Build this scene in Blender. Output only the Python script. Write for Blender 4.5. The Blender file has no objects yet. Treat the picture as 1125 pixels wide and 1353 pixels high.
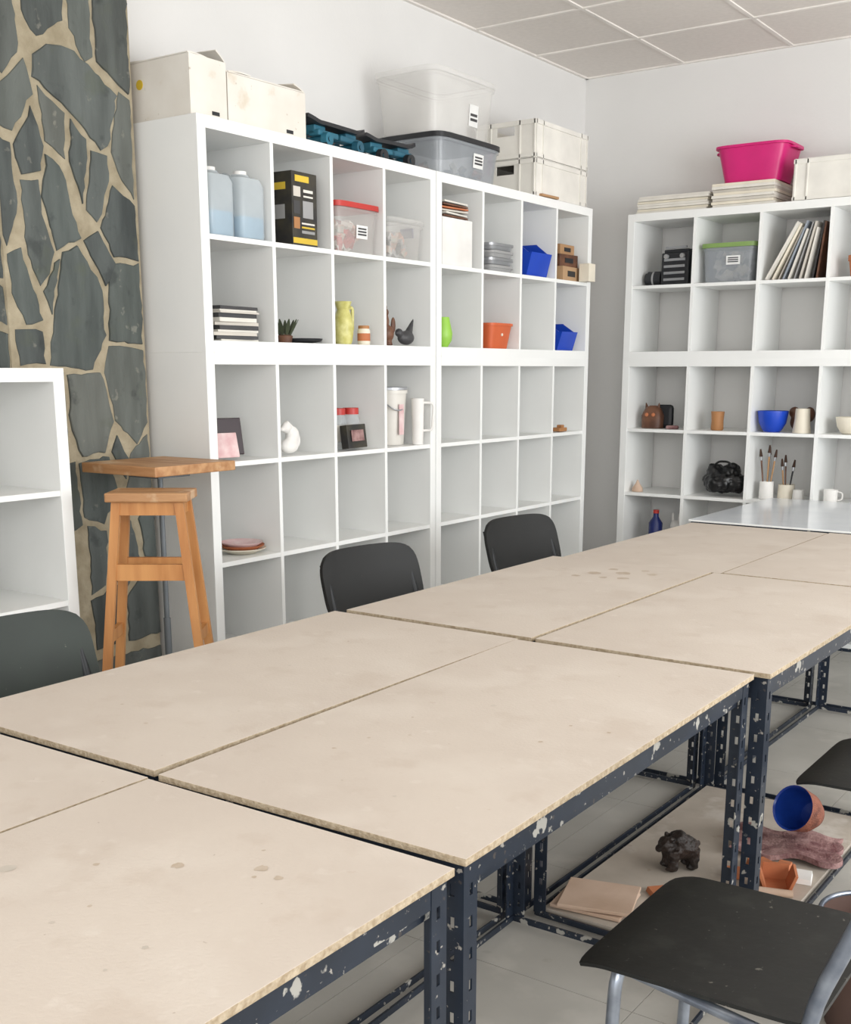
import bpy,bmesh,math,random
from mathutils import Vector,Matrix
R=random.Random(7)
S=bpy.context.scene
COL=S.collection
# ---------------------------------------------------------------- materials
def lin(c):
    o=[]
    for v in c:
        v=v/255.0
        o.append(v/12.92 if v<=0.04045 else ((v+0.055)/1.055)**2.4)
    return (o[0],o[1],o[2],1)
def mat(name,c,rough=.5,metal=0,c2=None,scale=6,bump=0,bscale=None,alpha=1,spots=None,island=None,stretch=None,trans=0,ifac=.5):
    m=bpy.data.materials.new(name); m.use_nodes=True
    nt=m.node_tree; N=nt.nodes; L=nt.links
    p=N['Principled BSDF']
    p.inputs['Roughness'].default_value=rough
    p.inputs['Metallic'].default_value=metal
    tc=N.new('ShaderNodeTexCoord'); src=tc.outputs['Object']
    if stretch:
        mp=N.new('ShaderNodeMapping'); mp.inputs['Scale'].default_value=stretch
        L.new(src,mp.inputs['Vector']); src=mp.outputs['Vector']
    n=N.new('ShaderNodeTexNoise'); n.inputs['Scale'].default_value=scale; n.inputs['Detail'].default_value=5
    L.new(src,n.inputs['Vector'])
    r=N.new('ShaderNodeValToRGB')
    if c2 is None: c2=tuple(max(0,x*0.94) for x in c)
    r.color_ramp.elements[0].position=.35; r.color_ramp.elements[1].position=.65
    r.color_ramp.elements[0].color=lin(c); r.color_ramp.elements[1].color=lin(c2)
    L.new(n.outputs['Fac'],r.inputs['Fac'])
    out=r.outputs['Color']
    if island:
        g=N.new('ShaderNodeNewGeometry'); ir=N.new('ShaderNodeValToRGB')
        cr=ir.color_ramp
        while len(cr.elements)<len(island): cr.elements.new(.5)
        for i,cc in enumerate(island):
            cr.elements[i].position=i/(len(island)-1); cr.elements[i].color=lin(cc)
        L.new(g.outputs['Random Per Island'],ir.inputs['Fac'])
        mx=N.new('ShaderNodeMixRGB'); mx.inputs['Fac'].default_value=ifac
        L.new(out,mx.inputs['Color1']); L.new(ir.outputs['Color'],mx.inputs['Color2']); out=mx.outputs['Color']
    for sp in (spots or []):
        sc,ss,th=sp[:3]
        n2=N.new('ShaderNodeTexNoise'); n2.inputs['Scale'].default_value=ss; n2.inputs['Detail'].default_value=4
        L.new(tc.outputs['Object'],n2.inputs['Vector'])
        r2=N.new('ShaderNodeValToRGB')
        wd=sp[4] if len(sp)>4 else .03
        r2.color_ramp.elements[0].position=th; r2.color_ramp.elements[1].position=min(1,th+wd)
        r2.color_ramp.elements[0].color=(0,0,0,1); k=sp[3] if len(sp)>3 else 1
        r2.color_ramp.elements[1].color=(k,k,k,1)
        L.new(n2.outputs['Fac'],r2.inputs['Fac'])
        mx=N.new('ShaderNodeMixRGB'); L.new(r2.outputs['Color'],mx.inputs['Fac'])
        L.new(out,mx.inputs['Color1']); mx.inputs['Color2'].default_value=lin(sc); out=mx.outputs['Color']
    L.new(out,p.inputs['Base Color'])
    if bump:
        nb=N.new('ShaderNodeTexNoise'); nb.inputs['Scale'].default_value=bscale or scale*6; nb.inputs['Detail'].default_value=6
        L.new(src,nb.inputs['Vector'])
        b=N.new('ShaderNodeBump'); b.inputs['Strength'].default_value=bump; b.inputs['Distance'].default_value=.01
        L.new(nb.outputs['Fac'],b.inputs['Height']); L.new(b.outputs['Normal'],p.inputs['Normal'])
    if alpha<1: p.inputs['Alpha'].default_value=alpha
    if trans: p.inputs['Transmission Weight'].default_value=trans
    return m
M={}
M['wall']=mat('wall_plaster',(228,227,225),.9,c2=(223,222,220),scale=1.5,bump=.06,bscale=60)
M['ceil']=mat('ceiling_tile',(226,220,214),.95,c2=(221,215,209),scale=40)
M['bar']=mat('ceiling_bar',(238,233,227),.6)
M['floor']=mat('floor_concrete',(182,179,172),.55,c2=(168,165,158),scale=3,bump=.05,spots=[((146,140,131),14,.66,.4,.08),((196,192,184),5,.55,.4,.1)])
M['grout']=mat('floor_grout',(148,144,138),.9)
M['white']=mat('white_laminate',(241,242,240),.4,c2=(236,237,235),scale=2)
M['top']=mat('chipboard_top',(208,197,185),.62,c2=(199,187,175),scale=2.2,bump=.1,bscale=160,spots=[((218,209,198),4,.50,.4,.15),((188,172,157),11,.60,.28,.12),((222,214,204),17,.64,.3,.08),((150,128,112),70,.74,.5),((182,158,142),34,.71,.28,.05)])
M['edge']=mat('chipboard_edge',(190,174,150),.9,c2=(160,142,116),scale=110,bump=.4,bscale=220)
M['whitetop']=mat('white_gloss_top',(228,233,239),.12,c2=(222,228,235))
M['stain']=mat('brown_stain',(180,162,142),.6,c2=(194,180,163),scale=40)
M['stain2']=mat('grey_stain',(188,180,168),.6,c2=(198,188,176),scale=40)
M['steel']=mat('painted_steel',(37,46,60),.42,metal=.15,c2=(27,35,47),scale=8,spots=[((190,187,178),22,.635,.75,.02),((186,180,170),70,.655,.7),((96,86,76),60,.67,.5)])
M['lowboard']=mat('low_board',(186,176,164),.85,c2=(170,160,148),scale=6,bump=.1,spots=[((206,200,192),8,.56,.5,.1),((150,130,112),16,.64,.4,.06)])
M['black']=mat('black_seat',(20,21,20),.5,c2=(27,28,26),scale=9,spots=[((120,118,108),45,.70,.7),((46,48,44),12,.58,.45,.1),((90,90,84),90,.70,.5)],bump=.05)
M['blackmatte']=mat('black_back',(11,12,12),.6,c2=(16,17,17),scale=9,spots=[((70,70,66),45,.74,.5)])
M['greenblack']=mat('dark_green_seat',(31,41,34),.55,c2=(25,33,28),scale=7,spots=[((110,112,98),45,.72,.6)])
M['chrome']=mat('grey_tube',(168,176,188),.3,metal=.7,c2=(120,128,142),scale=14)
M['tubeblack']=mat('black_tube',(30,32,35),.4,metal=.3)
M['slate']=mat('slate',(100,106,104),.85,c2=(56,61,61),scale=11,bump=.9,bscale=16,island=[(66,72,70),(100,105,102),(54,59,59),(112,114,107),(84,91,87),(70,76,77)],stretch=(1,1.6,.30),ifac=.55,spots=[((84,90,74),7,.62,.4,.1),((42,46,47),13,.61,.5,.1),((140,138,128),22,.66,.5,.06)])
M['mortar']=mat('mortar',(172,161,138),.95,c2=(148,137,114),scale=14,bump=.9,bscale=36,spots=[((116,108,90),9,.62,.4,.1)])
M['pine']=mat('pine',(202,144,86),.5,c2=(178,118,64),scale=5,stretch=(6,6,.6))
M['pinetop']=mat('pine_top',(190,146,102),.5,c2=(162,114,72),scale=5,stretch=(1,7,7),spots=[((218,194,162),12,.58,.5,.1)])
M['greypost']=mat('grey_post',(112,118,122),.5,metal=.3)
M['card']=mat('white_card',(233,229,221),.85,c2=(222,216,206),scale=5,spots=[((200,184,158),11,.64,.5,.1),((150,130,104),30,.69,.5,.05)])
M['clear']=mat('clear_plastic',(246,244,240),.15,alpha=.20)
M['clear2']=mat('smoky_plastic',(190,196,202),.15,alpha=.38)
M['blacklid']=mat('black_lid',(28,30,34),.35)
M['milky']=mat('milky_plastic',(236,232,224),.35,alpha=.8)
M['crate']=mat('crate_plastic',(236,233,225),.45)
M['jug']=mat('jug_plastic',(222,231,236),.3,alpha=.5)
M['liquid']=mat('blue_liquid',(96,172,210),.15,alpha=.9)
def cm(n,c,r=.5,**k):
    if n not in M: M[n]=mat(n,c,r,**k)
    return M[n]
cm('yellow',(222,190,60));cm('darkprint',(34,34,36),c2=(60,56,44),scale=14)
cm('red',(190,52,46),.4);cm('blue',(22,70,190),.35);cm('navy',(30,44,110),.35);cm('magenta',(212,28,118),.35)
cm('orange',(206,98,54),.5);cm('lime',(150,202,76),.4);cm('terra',(196,124,84),.8,c2=(176,102,66),bump=.15)
cm('clay',(208,182,162),.85,c2=(192,164,142),bump=.2,bscale=40);cm('brown',(116,78,56),.5,c2=(80,50,36),scale=14)
cm('bear',(50,38,32),.45,c2=(30,24,21),scale=20,bump=.7,bscale=60);cm('teal',(44,112,134),.5,c2=(34,84,104));cm('dark',(34,36,40),.5)
cm('paper',(230,226,217),.9);cm('paper2',(210,204,194),.9);cm('greyp',(160,160,160),.7);cm('silver',(176,178,182),.3,metal=.6)
cm('yvase',(216,212,142),.35,c2=(188,182,100),scale=30);cm('plaster',(238,236,232),.8);cm('pink',(210,168,170),.5,c2=(226,204,202),scale=18)
cm('cardboard',(184,150,114),.85);cm('cobalt',(34,72,168),.2,c2=(26,52,130));cm('brick',(150,90,68),.7,c2=(100,56,44),scale=30,bump=.6)
cm('lumpy',(172,138,134),.7,c2=(108,68,70),scale=24,bump=.5);cm('greenlid',(130,160,90),.4);cm('bag',(16,16,18),.3,bump=.3,bscale=30)
cm('wood',(180,140,100),.6);cm('bristle',(70,50,40),.9);cm('ochre',(176,124,78),.6);cm('glass',(226,232,236),.1,alpha=.3);cm('labelw',(240,240,238),.6)
cm('stuff',(206,140,116),.7,c2=(160,170,160),scale=30);cm('greyblack',(64,64,66),.5);cm('cream',(236,228,210),.5);cm('wine',(44,26,34),.4)
cm('dkgreen',(58,66,44),.6);cm('pailm',(84,62,54),.6);cm('greybl',(150,158,168),.6)
# ---------------------------------------------------------------- mesh kit
def nb(): return bmesh.new()
def _setmi(bm,n0,mi):
    bm.faces.ensure_lookup_table()
    for f in bm.faces[n0:]: f.material_index=mi
def box(bm,c,s,mi=0,rot=None,bev=0):
    n0=len(bm.faces)
    m=Matrix.Translation(c)
    if rot: m=m@Matrix.Rotation(rot[2],4,'Z')@Matrix.Rotation(rot[1],4,'Y')@Matrix.Rotation(rot[0],4,'X')
    r=bmesh.ops.create_cube(bm,size=1,matrix=m@Matrix.Diagonal((s[0],s[1],s[2],1)))
    if bev:
        es=list({e for v in r['verts'] for e in v.link_edges})
        bmesh.ops.bevel(bm,geom=es,offset=bev,segments=2,affect='EDGES',profile=.5)
    _setmi(bm,n0,mi)
def b2(bm,a,b,mi=0,bev=0):
    box(bm,[(a[i]+b[i])/2 for i in range(3)],[abs(b[i]-a[i]) for i in range(3)],mi,None,bev)
def cyl(bm,p0,p1,r0,r1=None,seg=16,mi=0):
    if r1 is None: r1=r0
    p0=Vector(p0);p1=Vector(p1);d=p1-p0
    q=d.to_track_quat('Z','Y').to_matrix().to_4x4()
    n0=len(bm.faces)
    bmesh.ops.create_cone(bm,cap_ends=True,segments=seg,radius1=r0,radius2=r1,depth=d.length,matrix=Matrix.Translation((p0+p1)/2)@q)
    _setmi(bm,n0,mi)
def ball(bm,c,s,mi=0,u=16,v=10,rot=0):
    n0=len(bm.faces)
    if not hasattr(s,'__len__'): s=(s,s,s)
    bmesh.ops.create_uvsphere(bm,u_segments=u,v_segments=v,radius=1,matrix=Matrix.Translation(c)@Matrix.Rotation(rot,4,'Z')@Matrix.Diagonal((s[0],s[1],s[2],1)))
    _setmi(bm,n0,mi)
def loft(bm,secs,n=28,mi=0,cap0=True,cap1=True):
    """secs: (cx,cy,z,rx,ry,power)"""
    rings=[]
    for (cx,cy,z,rx,ry,pw) in secs:
        ring=[]
        for i in range(n):
            a=2*math.pi*(i+.5)/n; c=math.cos(a); s=math.sin(a)
            x=math.copysign(abs(c)**(2/pw),c)*rx; y=math.copysign(abs(s)**(2/pw),s)*ry
            ring.append(bm.verts.new((cx+x,cy+y,z)))
        rings.append(ring)
    fs=[]
    for a,b in zip(rings,rings[1:]):
        for i in range(n):
            j=(i+1)%n
            fs.append(bm.faces.new((a[i],a[j],b[j],b[i])))
    if cap0: fs.append(bm.faces.new(rings[0][::-1]))
    if cap1: fs.append(bm.faces.new(rings[-1]))
    for f in fs: f.material_index=mi
def lathe(bm,prof,n=28,mi=0,c=(0,0),cap0=True,cap1=False):
    loft(bm,[(c[0],c[1],z,max(r,1e-4),max(r,1e-4),2) for r,z in prof],n,mi,cap0,cap1)
def fillet(pts,rad,k=5):
    pts=[Vector(p) for p in pts]; out=[pts[0]]
    for i in range(1,len(pts)-1):
        p=pts[i];a=(pts[i-1]-p);b=(pts[i+1]-p)
        r=min(rad,a.length*.49,b.length*.49)
        A=p+a.normalized()*r;B=p+b.normalized()*r
        for t in range(k+1):
            t/=k; out.append(A*(1-t)**2+p*2*t*(1-t)+B*t*t)
    out.append(pts[-1]); return out
def tube(bm,pts,r,n=10,mi=0):
    pts=[Vector(p) for p in pts]; rings=[]
    t0=(pts[1]-pts[0]).normalized()
    up=Vector((0,0,1)) if abs(t0.z)<.9 else Vector((1,0,0))
    nx=t0.cross(up).normalized()
    for i,p in enumerate(pts):
        t=(pts[min(i+1,len(pts)-1)]-pts[max(i-1,0)]).normalized()
        nx=(nx-t*nx.dot(t)).normalized(); ny=t.cross(nx)
        rings.append([bm.verts.new(p+nx*math.cos(2*math.pi*j/n)*r+ny*math.sin(2*math.pi*j/n)*r) for j in range(n)])
    fs=[]
    for a,b in zip(rings,rings[1:]):
        for j in range(n):
            k=(j+1)%n; fs.append(bm.faces.new((a[j],a[k],b[k],b[j])))
    fs.append(bm.faces.new(rings[0][::-1]));fs.append(bm.faces.new(rings[-1]))
    for f in fs: f.material_index=mi
def slab(bm,fn,nu,nv,th,mi=0):
    """curved sheet of thickness th; fn(u,v) u,v in -1..1"""
    P=[[Vector(fn(-1+2*i/nu,-1+2*j/nv)) for j in range(nv+1)] for i in range(nu+1)]
    A=[[None]*(nv+1) for _ in range(nu+1)];B=[[None]*(nv+1) for _ in range(nu+1)]
    for i in range(nu+1):
        for j in range(nv+1):
            du=P[min(i+1,nu)][j]-P[max(i-1,0)][j]; dv=P[i][min(j+1,nv)]-P[i][max(j-1,0)]
            nn=du.cross(dv).normalized()
            A[i][j]=bm.verts.new(P[i][j]+nn*th/2);B[i][j]=bm.verts.new(P[i][j]-nn*th/2)
    fs=[]
    for i in range(nu):
        for j in range(nv):
            fs.append(bm.faces.new((A[i][j],A[i+1][j],A[i+1][j+1],A[i][j+1])))
            fs.append(bm.faces.new((B[i][j],B[i][j+1],B[i+1][j+1],B[i+1][j])))
    for i in range(nu):
        fs.append(bm.faces.new((A[i][0],B[i][0],B[i+1][0],A[i+1][0])))
        fs.append(bm.faces.new((A[i][nv],A[i+1][nv],B[i+1][nv],B[i][nv])))
    for j in range(nv):
        fs.append(bm.faces.new((A[0][j],A[0][j+1],B[0][j+1],B[0][j])))
        fs.append(bm.faces.new((A[nu][j],B[nu][j],B[nu][j+1],A[nu][j+1])))
    for f in fs: f.material_index=mi
def prism(bm,poly,x0,x1,mi=0):
    """poly in (y,z), extruded along x"""
    a=[bm.verts.new((x0,y,z)) for y,z in poly]; b=[bm.verts.new((x1,y,z)) for y,z in poly]
    fs=[bm.faces.new(a[::-1]),bm.faces.new(b)]
    n=len(poly)
    for i in range(n):
        j=(i+1)%n; fs.append(bm.faces.new((a[i],a[j],b[j],b[i])))
    for f in fs: f.material_index=mi
def mesh(bm,name,mats,smooth=False):
    bmesh.ops.recalc_face_normals(bm,faces=bm.faces[:])
    me=bpy.data.meshes.new(name); bm.to_mesh(me); bm.free()
    for m in (mats if isinstance(mats,(list,tuple)) else [mats]):
        me.materials.append(M[m] if isinstance(m,str) else m)
    if smooth:
        try:
            me.polygons.foreach_set('use_smooth',[True]*len(me.polygons))
            me.set_sharp_from_angle(angle=math.radians(38))
        except Exception: pass
    return me
def thing(name,label,cat,loc,rz=0,group=None,rot=None):
    o=bpy.data.objects.new(name,None); o.empty_display_size=.05
    COL.objects.link(o); o.location=loc; o.rotation_euler=rot or (0,0,rz)
    o['label']=label;o['category']=cat
    if group:o['group']=group
    return o
def part(root,name,bm,mats,label=None,smooth=False,loc=(0,0,0)):
    me=bm if isinstance(bm,bpy.types.Mesh) else mesh(bm,name,mats,smooth)
    o=bpy.data.objects.new(name,me); COL.objects.link(o); o.parent=root; o.location=loc
    if label:o['label']=label
    return o
def solo(name,bm,mats,label,cat,loc,rz=0,group=None,smooth=False,rot=None):
    me=bm if isinstance(bm,bpy.types.Mesh) else mesh(bm,name,mats,smooth)
    o=bpy.data.objects.new(name,me); COL.objects.link(o); o.location=loc; o.rotation_euler=rot or (0,0,rz)
    o['label']=label;o['category']=cat
    if group:o['group']=group
    return o
def struct(name,bm,mats):
    o=bpy.data.objects.new(name,mesh(bm,name,mats)); COL.objects.link(o); o['kind']='structure'; return o
def remesh(o,vox=.006,sm=3):
    m=o.modifiers.new('r','REMESH'); m.mode='VOXEL'; m.voxel_size=vox; m.use_smooth_shade=True
    s=o.modifiers.new('s','SMOOTH'); s.iterations=sm; s.factor=.6
# ---------------------------------------------------------------- room
H=1.43; XW=-3.38; YB=6.41; ZC=3.07
bm=nb(); b2(bm,(XW-.12,-1.5,0),(XW,YB+.12,ZC)); struct('wall_left',bm,'wall')
bm=nb(); b2(bm,(XW,YB,0),(2.6,YB+.12,ZC)); struct('wall_back',bm,'wall')
bm=nb(); b2(bm,(XW-.12,-1.5,-.1),(2.6,YB+.12,-.002),1)
x=XW
while x<2.6:
    y=YB
    while y>-1.5:
        b2(bm,(x+.001,y-.599,-.01),(min(x+.599,2.6),y-.001,0)); y-=.6
    x+=.6
struct('floor',bm,['floor','grout'])
bm=nb(); b2(bm,(XW-.12,-1.5,ZC+.006),(2.6,YB+.12,ZC+.1))
g=.6;x=XW+g
while x<2.6: b2(bm,(x-.010,-1.5,ZC),(x+.010,YB,ZC+.008),1); x+=g
y=YB-g
while y>-1.5: b2(bm,(XW,y-.010,ZC-.0005),(2.6,y+.010,ZC+.008),1); y-=g
b2(bm,(XW,-1.5,ZC-.002),(XW+.02,YB,ZC+.01),1); b2(bm,(XW,YB-.02,ZC-.002),(2.6,YB,ZC+.01),1)
struct('ceiling',bm,['ceil','bar'])
# ---------------------------------------------------------------- stone pillar
def vor(seeds,w,h,gap,az=.55):
    """power-weighted cells in a vertically squeezed space: tall angular slabs"""
    wt=[R.uniform(-.0022,.0022) for _ in seeds]
    sq=[Vector((p,z*az)) for p,z in seeds]
    res=[]
    for i,s in enumerate(sq):
        poly=[Vector((.004,.0)),Vector((w-.004,.0)),Vector((w-.004,h*az)),Vector((.004,h*az))]
        for j,t in enumerate(sq):
            if i==j: continue
            d=t-s; L=d.length
            if L>.8 or L<1e-6: continue
            nrm=d/L
            off=L/2+(wt[i]-wt[j])/(2*L)-gap/2
            mid=s+nrm*off
            new=[]
            for k in range(len(poly)):
                a=poly[k];b=poly[(k+1)%len(poly)]
                da=(a-mid).dot(nrm);db=(b-mid).dot(nrm)
                if da<=0:new.append(a)
                if (da<0)!=(db<0) and abs(da-db)>1e-9:
                    new.append(a+(b-a)*(da/(da-db)))
            poly=new
            if len(poly)<3:break
        if len(poly)>=3: res.append([Vector((p.x,p.y/az)) for p in poly])
    return res
PY0=2.30;PW=.55
slabs=[[(2,10),(20,22),(27,98),(8,125),(-6,115)],[(26,-4),(80,-4),(83,45),(52,74),(36,58)],[(89,-4),(116,-4),(120,80),(112,90),(92,52)],
[(122,-4),(167,-4),(171,114),(158,108),(128,86)],[(48,98),(72,80),(98,84),(152,122),(140,188),(130,194),(88,152),(46,124)],
[(-6,142),(8,138),(34,108),(42,146),(18,192),(-4,186)],[(158,122),(173,128),(178,250),(160,228),(146,196)],[(50,136),(84,162),(82,214),(60,198)],
[(92,168),(112,190),(106,268),(90,220)],[(119,202),(138,204),(142,236),(127,290),(112,278)],[(20,212),(42,164),(54,206),(50,236),(28,242)],
[(-2,204),(14,212),(22,280),(10,330),(2,318)],[(60,218),(80,236),(92,286),(102,314),(72,330),(55,270)],[(148,244),(179,264),(182,334),(150,334),(132,298)],
[(28,256),(50,250),(54,290),(66,334),(60,362),(48,378),(34,340)],[(10,346),(26,338),(40,384),(50,424),(30,428),(14,390)],
[(80,340),(98,330),(128,374),(134,440),(116,486),(62,480),(66,420)],[(108,320),(126,304),(148,344),(137,372)],[(142,348),(185,344),(188,450),(142,446)],
[(54,388),(68,352),(74,346),(62,414)],[(18,440),(50,438),(52,480),(22,482)],[(140,458),(190,462),(194,560),(180,592),(150,556),(134,492)],
[(84,498),(128,494),(143,560),(132,600),(100,604),(86,560)],[(26,492),(76,494),(80,600),(30,600)],
[(98,616),(138,610),(150,662),(130,700),(104,690)],[(150,582),(166,612),(162,640),(144,604)],[(172,606),(196,582),(201,664),(176,692),(164,660)],
[(108,704),(134,716),(132,790),(112,800)],[(146,688),(168,704),(184,764),(160,802),(142,780)],[(182,702),(204,680),(209,762),(192,758)],
[(112,812),(150,796),(156,876),(120,884)],[(164,816),(196,772),(211,776),(216,876),(168,880)],[(40,616),(90,616),(98,700),(60,720)],
[(-8,-4),(18,-4),(14,6),(-6,6)],[(154,664),(166,672),(160,686),(146,680)]]
def uv2pz(u,v): return Vector((PW*(u-(-12+.05*v))/183,H+(489-v)*.00244))
def area2(poly): return sum(poly[k].x*poly[(k+1)%len(poly)].y-poly[(k+1)%len(poly)].x*poly[k].y for k in range(len(poly)))
def stones(bm,polys,fr,th,rough=.005):
    for poly in polys:
        if abs(area2(poly))<.0006: continue
        if area2(poly)<0: poly=poly[::-1]
        pts=[]
        for k in range(len(poly)):
            a=poly[k];b=poly[(k+1)%len(poly)];L=(b-a).length
            n=max(1,int(L/.025))
            for q_ in range(n):
                p=a+(b-a)*((q_+(R.uniform(-.2,.2) if q_ else 0))/n)
                pts.append(p+Vector((R.uniform(-1,1),R.uniform(-1,1)))*rough)
        c=sum(pts,Vector((0,0)))/len(pts); t=th*R.uniform(.6,1.4)
        tx,tz=R.uniform(-.02,.02),R.uniform(-.015,.015)
        for p in pts: p.x=min(max(p.x,.002),PW-.001) if fr is front else max(p.x,.002)
        base=[bm.verts.new(fr(p.x,p.y,0)) for p in pts]
        def hh(p,k): return max(.002,t*k+(p.x-c.x)*tx+(p.y-c.y)*tz+R.uniform(-.0006,.0006))
        rings=[base]
        for ins,k in((.015,.8),(.05,1.0),(.35,1.05),(.70,1.03)):
            rings.append([bm.verts.new(fr(p.x+(c.x-p.x)*ins,p.y+(c.y-p.y)*ins,hh(p+(c-p)*ins,k))) for p in pts])
        n=len(pts)
        for A,B in zip(rings,rings[1:]):
            for k in range(n):
                j=(k+1)%n; f=bm.faces.new((A[k],A[j],B[j],B[k])); f.material_index=1
        f=bm.faces.new(rings[-1]); f.material_index=1
XP=-3.222
bm=nb(); b2(bm,(XW+.001,PY0,0),(XP,PY0+PW,ZC-.005))
front=lambda p,z,t:(XP+t,PY0+p,z)
pl=[]
for s in slabs:
    P=[uv2pz(u,v) for u,v in s]; c=sum(P,Vector((0,0)))/len(P)
    pl.append([c+(p-c)*1.05 for p in P])
stones(bm,pl,front,.006)
up=[(R.uniform(.04,.14)+.18*(i%3),.08+.16*(i//3)+R.uniform(-.03,.03)) for i in range(9)]
stones(bm,[[Vector((p.x,p.y+2.65)) for p in po] for po in vor(up,PW,.41,.014)],front,.006)
lo=[(R.uniform(.04,.14)+.18*(i%3),.1+.2*(i//3)+R.uniform(-.03,.03)) for i in range(6)]
stones(bm,vor(lo,PW,.43,.014),front,.006)
s2=[(R.uniform(.02,.13),.1+i*.17) for i in range(18)]
stones(bm,vor(s2,.15,3.05,.014),lambda p,z,t:(XW+p,PY0-t,z),.006)
struct('trim_1',bm,['mortar','slate'])
# ---------------------------------------------------------------- shelf units
UN={}
def unit(key,org,rz,W,HT,cols,rows,D=.37,ft=.04,it=.017,label=''):
    root=thing('cube_shelf_unit',label,'shelf',org,rz)
    bm=nb()
    b2(bm,(0,0,0),(ft,D,HT),0,.0015);b2(bm,(W-ft,0,0),(W,D,HT),0,.0015)
    b2(bm,(ft,0,0),(W-ft,D,ft));b2(bm,(ft,0,HT-ft),(W-ft,D,HT))
    part(root,'frame',bm,'white')
    cw=(W-2*ft-(cols-1)*it)/cols; ch=(HT-2*ft-(rows-1)*it)/rows
    bm=nb(); b2(bm,(0,.003,ft),(it,D-.002,HT-ft)); md=mesh(bm,'divider','white')
    bm=nb(); b2(bm,(0,.004,0),(cw,D-.003,it)); ms=mesh(bm,'shelf_board','white')
    for c in range(cols-1): part(root,'divider',md,None,loc=(ft+cw*(c+1)+it*c,0,0))
    for r in range(rows-1):
        for c in range(cols): part(root,'shelf_board',ms,None,loc=(ft+c*(cw+it),0,ft+ch*(r+1)+it*r))
    UN[key]=dict(o=Vector(org),rz=rz,W=W,H=HT,cols=cols,rows=rows,cw=cw,ch=ch,ft=ft,it=it,D=D)
    return root
ZS=1.491; HU=.765; XF=-2.95; q=math.pi/2
unit('LU',(XF,2.88,ZS),q,1.385,HU,4,2,label='white cube shelf unit stacked high beside the stone pillar')
unit('LL',(XF,2.88,0),q,1.385,ZS,4,4,label='tall white cube shelf unit standing beside the stone pillar')
unit('RU',(XF,4.27,ZS),q,1.44,HU,4,2,label='white cube shelf unit stacked high near the room corner')
unit('RL',(XF,4.27,0),q,1.44,ZS,4,4,label='tall white cube shelf unit standing near the room corner')
unit('BU',(-2.90,6.03,ZS),0,1.485,HU,4,2,label='white cube shelf unit stacked high against the end wall')
unit('BL',(-2.90,6.03,0),0,1.485,ZS,4,4,label='tall white cube shelf unit standing against the end wall')
unit('WL',(XF,2.285-1.45,0),q,1.45,1.437,4,4,label='lower empty white cube shelf unit overlapping the stone pillar')
def at(k,col,row,fx,dy,z=0):
    u=UN[k]; r=u['rows']-1-row
    l=Vector((u['ft']+col*(u['cw']+u['it'])+fx*u['cw'],dy,u['ft']+r*(u['ch']+u['it'])+.001+z))
    return u['o']+Matrix.Rotation(u['rz'],3,'Z')@l
def ontop(k,lx,dy,z=0):
    u=UN[k]; return u['o']+Matrix.Rotation(u['rz'],3,'Z')@Vector((lx,dy,u['H']+.001+z))
# ---------------------------------------------------------------- tables
def legmesh(h,w=.036,t=.003):
    bm=nb(); hw=.008; pitch=.05; hh=.018
    for ax in (0,1):
        def bb(a0,a1,z0,z1):
            if ax==0: b2(bm,(a0,0,z0),(a1,t,z1))
            else: b2(bm,(0,a0,z0),(t,a1,z1))
        m=w*.55
        bb(0 if ax==0 else t,m-hw/2,0,h); bb(m+hw/2,w,0,h)
        z=0
        while z<h:
            bb(m-hw/2,m+hw/2,z,min(z+pitch-hh,h)); z+=pitch
    return mesh(bm,'leg','steel')
LEG=legmesh(.735)
def table(x0,x1,y0,y1,zt=.77,rz=0,topm=('top','edge'),low=False,label='',th=.012,name='work_table',stains=()):
    cx,cy=(x0+x1)/2,(y0+y1)/2; w=(x1-x0)/2; d=(y1-y0)/2
    root=thing(name,label,'table',(cx,cy,0),rz)
    bm=nb(); b2(bm,(-w+.002,-d+.002,zt-th),(w-.002,d-.002,zt),0,.001)
    for f in bm.faces:
        f.normal_update()
        if abs(f.normal.z)<.7: f.material_index=1
    # dried stains lie in the board surface
    for (sx,sy,sr,mi) in stains:
        n=14; ring=[bm.verts.new((sx-cx+math.cos(2*math.pi*k/n)*sr*R.uniform(.7,1.2),sy-cy+math.sin(2*math.pi*k/n)*sr*R.uniform(.7,1.2),zt+.0004)) for k in range(n)]
        f=bm.faces.new(ring); f.material_index=mi
    part(root,'table_top',bm,list(topm)+['stain','stain2'])
    zl=zt-th-.001
    e=.010
    for sx,sy,r in((-1,-1,0),(1,-1,q),(1,1,2*q),(-1,1,-q)):
        o=part(root,'leg',LEG,None,loc=(sx*(w-e),sy*(d-e),zl-.735)); o.rotation_euler=(0,0,r)
    for sx in(-1,1):
        bm=nb(); X=sx*(w-e-.004)
        b2(bm,(X-.003,-d+e+.003,zl-.034),(X+.003,d-e-.003,zl))
        b2(bm,(X-sx*.012-.003,-d+e+.003,zl-.054),(X-sx*.012+.003,d-e-.003,zl-.030))
        b2(bm,(X-sx*.016,-d+e+.003,zl-.034),(X,d-e-.003,zl-.030))
        part(root,'rail',bm,'steel')
        bm=nb(); b2(bm,(X-.003,-d+e+.003,.012),(X+.003,d-e-.003,.028)); part(root,'lower_rail',bm,'steel')
    for sy in(-1,1):
        Y=sy*(d-e-.004)
        bm=nb(); b2(bm,(-w+e+.006,Y-.003,zl-.05),(w-e-.006,Y+.003,zl)); part(root,'rail',bm,'steel')
        bm=nb(); b2(bm,(-w+e+.006,Y-.003,.012),(w-e-.006,Y+.003,.028)); part(root,'lower_rail',bm,'steel')
    if low:
        bm=nb(); b2(bm,(-w+.03,-d+.03,.016),(w-.03,d-.03,.032)); part(root,'lower_shelf',bm,['lowboard'])
    return root
lab='chipboard work table on dark slotted steel frame'
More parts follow.
